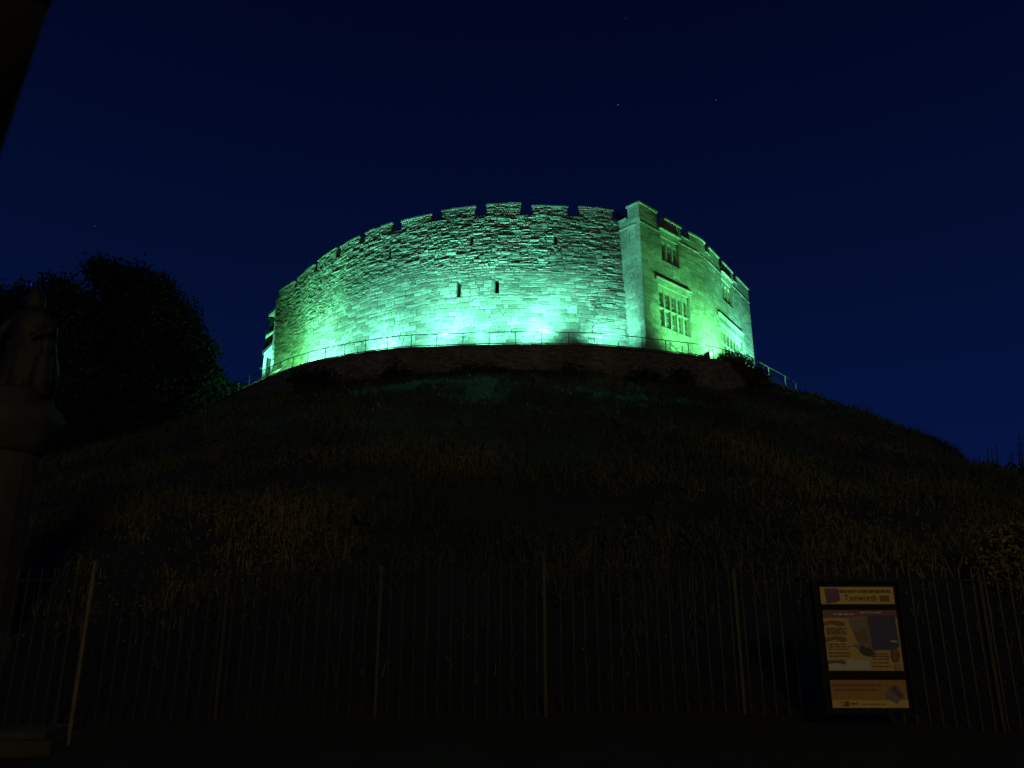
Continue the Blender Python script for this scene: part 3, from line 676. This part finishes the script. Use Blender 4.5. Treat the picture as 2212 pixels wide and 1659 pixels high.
# ------------------------------------------------------------------ notice board
def flat(name, col): return plain(name, col, .45, var=.08, scale=20)
PM = dict(yellow=flat('poster_yellow', (.62,.46,.10)), ochre=flat('poster_ochre', (.52,.37,.10)), purple=flat('poster_purple', (.14,.05,.12)), navy=flat('poster_navy', (.05,.045,.14)),
          maroon=flat('poster_maroon', (.20,.09,.07)), brown=flat('poster_brown', (.22,.10,.02)), white=flat('poster_white', (.50,.52,.44)), orange=flat('poster_orange', (.40,.22,.055)),
          olive=flat('poster_olive', (.16,.17,.08)), grey=flat('poster_grey', (.22,.18,.14)), green=flat('poster_green', (.06,.12,.03)), pink=flat('poster_pink', (.42,.22,.16)), ink=flat('poster_ink', (.06,.04,.015)))
def notice_board():
    Y = 9.25
    TLc = at(1770, 1268, Y); BRc = at(1966, 1529, Y)
    x0 = at(1770, 1268, Y).x; W = at(1928, 1268, Y).x-x0; 
    b = thing('notice_board', 'dark framed information board with three yellowish panels fixed to the fence', 'notice board', (x0+W/2, Y, 0))
    zt = TLc.z+.05; zb = BRc.z-.06
    mb = MB(); mb.box((x0-.07, Y+.02, zb), (x0+W+.07, Y+.06, zt)); mb.build('backboard', plain('black_board', (.006,.006,.006), .9), b)
    mb = MB()
    for xx in (x0-.085, x0+W+.045): mb.box((xx, Y-.02, zb), (xx+.04, Y+.08, zt+.03))
    mb.box((x0-.045, Y-.018, zt), (x0+W+.045, Y+.078, zt+.028)); mb.box((x0+.2, Y+.08, zt-.25), (x0+.25, 9.82, zt-.2)); mb.box((x0+.2, Y+.06, zt-.3), (x0+.25, Y+.08, zt))
    mb.build('frame', plain('black_frame', (.008,.008,.008), .9), b)
    def panel(name, u0, v0, v1, base, items, label, xa=0, xb=1):
        za = at(1850, v0, Y).z; zc = at(1850, v1, Y).z; H = za-zc; X0 = x0+W*xa; Wd = W*(xb-xa)
        m = MB(); m.box((X0, Y-.005, zc), (X0+Wd, Y+.018, za)); p = m.build(name, PM[base], b); p['label'] = label
        lay = 0
        for kind, c, pts in items:
            lay += 1; yy = Y-.006-.0012*lay; q = MB()
            P = [(X0+Wd*a, zc+H*(1-d)) for a, d in pts]
            if kind == 'r': P = [P[0], (P[1][0], P[0][1]), P[1], (P[0][0], P[1][1])]
            n = len(P); ar = sum(P[i][0]*P[(i+1) % n][1]-P[(i+1) % n][0]*P[i][1] for i in range(n))
            if ar < 0: P = P[::-1]
            q.poly([(px, yy, pz) for px, pz in P]); q.build(c[1], PM[c[0]], p)
        return p, X0, Wd, zc, H
    def words(x0_, x1_, y, h, seed, c='ink', name='text_line'):
        rr = random.Random(seed); out = []; x = x0_
        while x < x1_-.02:
            l = rr.uniform(.03, .085); out.append(('r', (c, name), [(x, y), (min(x1_, x+l), y+h)])); x += l+.016
        return out
    def merged_words(p, X0, Wd, zc, H, rows, col, yy, name='text_lines'):
        q = MB()
        for (a, b_, y, h, sd) in rows:
            for _, _, pts in words(a, b_, y, h, sd):
                (u0, v0), (u1, v1) = pts; q.quad((X0+Wd*u0, yy, zc+H*(1-v1)), (X0+Wd*u1, yy, zc+H*(1-v1)), (X0+Wd*u1, yy, zc+H*(1-v0)), (X0+Wd*u0, yy, zc+H*(1-v0)))
        q.build(name, PM[col], p)
    p, X0, Wd, zc, H = panel('header_panel', 0, 1268, 1305, 'yellow', [('p', ('purple', 'castle_emblem'), [(.06,.12),(.26,.12),(.26,.78),(.20,.90),(.07,.97)]), ('r', ('pink', 'emblem_battlement'), [(.05,.02),(.24,.12)]), ('r', ('brown', 'small_label'), [(.80,.5),(.93,.85)])], 'yellow header panel with a purple square and dark lettering')
    merged_words(p, X0, Wd, zc, H, [(.27,.97,.17,.17,2)], 'brown', Y-.012)
    t = bpy.data.curves.new('title', 'FONT'); t.body = 'Tamworth'; t.size = H*.52; t.align_x = 'LEFT'; t.extrude = .0006
    tmp = bpy.data.objects.new('lettering', t); COL.objects.link(tmp); bpy.context.view_layer.update()
    tme = bpy.data.meshes.new_from_object(tmp.evaluated_get(bpy.context.evaluated_depsgraph_get())); bpy.data.objects.remove(tmp)
    to = bpy.data.objects.new('title_lettering', tme); COL.objects.link(to); tme.materials.clear(); tme.materials.append(PM['ink'])
    to.parent = p
    to.location = (X0+Wd*.32, Y-.012, zc+H*.2); to.rotation_euler = (R(90), 0, 0)
    wx = max(v.co.x for v in tme.vertices); to.scale = (Wd*.44/wx, 1, 1)
    p, X0, Wd, zc, H = panel('main_panel', 0, 1318, 1449, 'ochre', [
        ('r', ('maroon', 'title_band'), [(0,0),(1,.13)]),
        ('p', ('grey', 'castle_photo'), [(.33,.16),(.37,.12),(.66,.10),(.66,.76),(.62,.79),(.47,.73),(.42,.64),(.36,.60),(.35,.58),(.44,.57),(.40,.45),(.37,.3)]),
        ('p', ('ink', 'photo_figures'), [(.45,.60),(.50,.58),(.53,.63),(.58,.61),(.61,.66),(.63,.74),(.56,.77),(.48,.74),(.44,.68)]), ('p', ('maroon', 'photo_building'), [(.41,.38),(.45,.34),(.49,.37),(.53,.31),(.57,.36),(.58,.5),(.52,.54),(.47,.5),(.43,.52)]),
        ('p', ('navy', 'night_photo'), [(.60,.10),(.97,.08),(.98,.6),(.92,.66),(.62,.66)]),
        ('p', ('brown', 'heading_ribbon'), [(.0,.20),(.12,.17),(.26,.19),(.30,.24),(.24,.27),(.10,.23),(0,.26)]),
        ('p', ('brown', 'heading_ribbon'), [(.0,.46),(.14,.43),(.27,.45),(.29,.51),(.25,.53),(.12,.49),(0,.53)]),
        ('r', ('white', 'opening_times_box'), [(0,.83),(.555,.985)]),
        ('p', ('maroon', 'heading_ribbon'), [(.0,.83),(.2,.82),(.25,.86),(.22,.90),(.12,.87),(0,.89)]),
        ('p', ('brown', 'shield_mark'), [(.86,.66),(.95,.65),(.97,.75),(.94,.86),(.87,.86),(.85,.76)]),
        ('r', ('pink', 'corner_badge'), [(.88,.88),(.97,.985)]),
        ('p', ('white', 'flag_mark'), [(.87,.5),(.94,.51),(.96,.545),(.9,.53),(.86,.53)])], 'main panel with maroon band, ochre text columns and a dark blue picture')
    merged_words(p, X0, Wd, zc, H, [(.03,.30,.30,.012,1),(.03,.28,.33,.012,2),(.03,.31,.36,.012,3),(.03,.3,.39,.012,4)], 'ink', Y-.0215)
    merged_words(p, X0, Wd, zc, H, [(.60,.84,.72,.01,10),(.60,.83,.76,.01,11),(.60,.85,.80,.01,12),(.60,.83,.86,.01,13),(.60,.84,.92,.01,14)], 'ink', Y-.0215)
    merged_words(p, X0, Wd, zc, H, [(.03,.30,.56,.01,5),(.03,.33,.60,.01,6),(.03,.3,.64,.01,7),(.03,.32,.70,.014,8),(.03,.3,.75,.014,9)], 'ink', Y-.0215)
    merged_words(p, X0, Wd, zc, H, [(.14,.45,.055,.03,21),(.5,.8,.03,.025,22)], 'white', Y-.0216, 'title_lettering')
    p, X0, Wd, zc, H = panel('lower_panel', 0, 1469, 1529, 'orange', [
        ('r', ('yellow', 'footer_strip'), [(0,.72),(1,1)]),
        ('p', ('grey', 'crest'), [(.78,.25),(.86,.15),(.94,.38),(.97,.62),(.90,.72),(.85,.88),(.80,.78),(.73,.70),(.71,.5)]),
        ('p', ('purple', 'crest_ribbon'), [(.80,.28),(.86,.22),(.93,.5),(.94,.68),(.88,.6),(.80,.42)]),
        ('p', ('green', 'small_logo'), [(.17,.76),(.22,.76),(.22,.95),(.16,.95)]),
        ('r', ('pink', 'small_logo'), [(.12,.76),(.155,.96)])], 'orange lower panel with a grey crest and a yellow strip')
    merged_words(p, X0, Wd, zc, H, [(.04,.68,.14,.07,31),(.04,.62,.32,.06,32)], 'brown', Y-.0145)
    merged_words(p, X0, Wd, zc, H, [(.24,.34,.82,.06,33),(.4,.7,.85,.03,34)], 'green', Y-.0146, 'footer_lettering')
notice_board()

# ------------------------------------------------------------------ statue on its column
def statue():
    Y = 12.0; cx = -8.05; s = thing('stone_monument', 'dim statue of a robed figure with sword on a tall column at the left edge', 'statue', (cx, Y, 0))
    z0 = ground(cx, Y)
    mb = MB(); mb.lathe([(1.1, z0-.2), (1.1, .5), (.95, .55), (.95, .95), (.7, 1.05), (.62, 1.2), (.56, 1.3)], (cx, Y, 0), 8, fold=None); mb.build('pedestal_base', M_COLUMN, s)
    mb = MB(); mb.lathe([(.54, 1.28), (.50, 3.85), (.49, 3.95), (.46, 3.98)], (cx, Y, 0), 16); mb.build('column', M_COLUMN, s)
    fold = lambda g, z: 1+.06*math.sin(7*g+z*5)+.03*math.sin(15*g)
    mb = MB(); mb.lathe([(.45, 3.97), (.54, 4.02), (.56, 4.14), (.66, 4.26), (.70, 4.42), (.74, 4.54), (.68, 4.68), (.56, 4.8), (.54, 4.92), (.42, 5.0)], (cx, Y, 0), 32, fold=fold); mb.build('carved_capital', M_COLUMN, s, True)
    # robed figure: one continuous lofted surface with folds, then cloak, arms and head grown by skin
    fx = cx+.02; zb = 4.98; K = .94
    mb = MB(); prof = [(.42,0,.32),(.43,.08,.33),(.40,.3,.30),(.35,.6,.27),(.31,.85,.24),(.27,1.02,.20),(.28,1.15,.20),(.33,1.30,.22),(.34,1.40,.20),(.26,1.48,.15),(.11,1.53,.10),(.08,1.56,.085),(.082,1.60,.09),(.105,1.64,.12),(.115,1.70,.135),(.112,1.77,.13),(.085,1.84,.10),(.04,1.875,.05)]
    n = 40; vs = []; fs = []
    for (a, z, b) in prof:
        for k in range(n):
            g = 2*math.pi*k/n; fo = 1+(.07*math.sin(9*g+z*2)+.035*math.sin(17*g+1)) * max(0, 1-z/1.2)
            hx = .03*math.sin(z*2)
            vs.append((fx+hx+a*K*fo*math.cos(g), Y+b*K*fo*math.sin(g), zb+z*K))
    for i in range(len(prof)-1):
        for k in range(n): fs.append((i*n+k, i*n+(k+1) % n, (i+1)*n+(k+1) % n, (i+1)*n+k))
    fs.append(tuple(range((len(prof)-1)*n, len(prof)*n)))
    mb.add(vs, fs); fig = mb.build('robed_figure', M_BRONZE, s, True)
    def skin(name, V, E, rad, par):
        me = bpy.data.meshes.new(name); me.from_pydata(V, E, []); me.materials.append(M_BRONZE); o = bpy.data.objects.new(name, me); COL.objects.link(o)
        o.parent = par; o.matrix_parent_inverse = Matrix.Translation(-Vector(s.location))
        md = o.modifiers.new('skin', 'SKIN')
        for i, r in enumerate(rad): me.skin_vertices[0].data[i].radius = (r, r)
        me.skin_vertices[0].data[0].use_root = True
        o.modifiers.new('sub', 'SUBSURF').levels = 1; o.modifiers['sub'].render_levels = 2
        return o
    H = zb-.09
    hand = (fx-.37, Y-.24, H+.86)
    skin('arm', [(fx-.28, Y, H+1.36), (fx-.40, Y-.06, H+1.12), hand], [(0, 1), (1, 2)], [.09, .07, .045], s)
    hand2 = (fx+.30, Y-.25, H+1.0)
    skin('arm', [(fx+.28, Y, H+1.36), (fx+.42, Y-.08, H+1.12), hand2], [(0, 1), (1, 2)], [.09, .07, .045], s)
    V = []; E = []; Rd = []
    for (hx, sg) in ((hand, -1), (hand2, 1)):
        for k in range(4):
            b0 = len(V); zo = -.02*k
            V += [(hx[0]+.01*sg, hx[1]-.03, hx[2]+.03+zo), (hx[0]-.03*sg, hx[1]-.07, hx[2]+.025+zo), (hx[0]-.06*sg, hx[1]-.05, hx[2]+.02+zo)]; E += [(b0, b0+1), (b0+1, b0+2)]
    for i, (a, b_) in enumerate(E): mb_ = None
    mf = MB()
    for a, b_ in E: mf.tube(V[a], V[b_], .011, 6, .009)
    mf.build('fingers', M_BRONZE, s)
    # hair and cloak
    mb = MB(); mb.lathe([(.14, 1.52), (.155, 1.62), (.15, 1.72), (.135, 1.82), (.09, 1.89), (.02, 1.91)], (fx+.02, Y+.03, H), 18, fold=lambda g, z: 1+.05*math.sin(9*g)); mb.build('hair', M_BRONZE, s, True)
    mb = MB(); mb.lathe([(.46, .05), (.40, .5), (.31, .95), (.28, 1.3), (.19, 1.44)], (fx+.08, Y+.14, H), 26, fold=lambda g, z: 1+.08*math.sin(7*g+z)); mb.build('cloak', M_BRONZE, s, True)
    # face: nose and brow
    mb = MB(); mb.lathe([(.004, -.03), (.018, -.02), (.012, .02), (.004, .035)], (fx+.02, Y-.13, H+1.72), 8); mb.build('nose', M_BRONZE, s, True)
    # child held against her side
    mb = MB(); mb.lathe([(.17, 0), (.16, .3), (.13, .5), (.14, .62), (.10, .70), (.05, .74), (.06, .78), (.085, .84), (.085, .9), (.06, .97), (.02, 1.0)], (fx+.42, Y-.12, H), 20, fold=lambda g, z: 1+.05*math.sin(8*g)*(z < .5)); mb.build('child_figure', M_BRONZE, s, True)
    mb = MB(); d = X((-.38, .05, 1)).normalized(); g0 = X(hand)+X((-.03, -.05, 0))
    mb.tube(g0-d*.85, g0, .022, 6, .035); mb.tube(g0, g0+d*.16, .016, 6); mb.tube(g0+X((-.15, 0, -.03)), g0+X((.15, 0, .03)), .018, 6); mb.lathe([(.005, -.03), (.03, 0), (.005, .03)], g0+d*.18, 8)
    mb.build('sword', M_STEEL, s)
statue()

# ------------------------------------------------------------------ foreground pieces
mb = MB(); a = at(-60, 1560, 9.1); b = at(128, 1560, 9.1)
mb.box((a.x, 9.0, -.05), (b.x, 9.75, .26)); mb.box((a.x+.1, 9.1, .26), (b.x-.14, 9.7, .33))
tag(mb.build('stone_block', M_COLUMN), 'low pale stone step at the bottom left corner', 'step')
kb = MB(); q = -5.0
k0 = None
for i in range(11):
    l = random.uniform(.7, .95); m = MB(); dz = random.uniform(-.01, .01)
    m.box((q, 9.02, -.1), (q+l-.02, 9.17, .09+dz)); o = m.build('kerb_stone', M_COLUMN)
    tag(o, 'grey kerb stone in the row at the foot of the fence', 'kerb stone', 'kerb stones along the foot of the fence'); q += l
# leaning pole, close to the camera
p0 = X((-2.4, 2.28, -.05)); p1 = at(-65, 300, 1.56); p2 = at(59, 0, 1.47); p3 = p2+(p2-p1)*3.5
mb = MB(); mb.tube(p0, p1, .085, 16, .064); mb.tube(p1, p2, .064, 16, .044); mb.tube(p2, p3, .044, 16, .035)
tag(mb.build('leaning_pole', plain('matt_black', (.003,.003,.003), 1.0), smooth=True), 'black out of focus pole leaning across the top left corner', 'pole')

# ------------------------------------------------------------------ stars
ms, _, bs = mat('starlight'); bs.inputs['Emission Color'].default_value = (.75, .85, 1, 1); bs.inputs['Emission Strength'].default_value = .35; bs.inputs['Base Color'].default_value = (0, 0, 0, 1)
for (u, v, r, lab) in ((1335,226,.48,'brightest star, above the middle of the keep'), (1547,216,.3,'fainter star to the right of the brightest star'), (1352,40,.26,'faint star near the top edge above the brightest star'), (205,488,.26,'faint star over the tallest dark tree'), (68,614,.34,'faint star just over the lower left tree')):
    p = at(u, v, 900); m = MB(); m.lathe([(.01, -r), (r*.7, -r*.7), (r, 0), (r*.7, r*.7), (.01, r)], p, 10)
    tag(m.build('star', ms), lab, 'star', 'stars in the night sky')
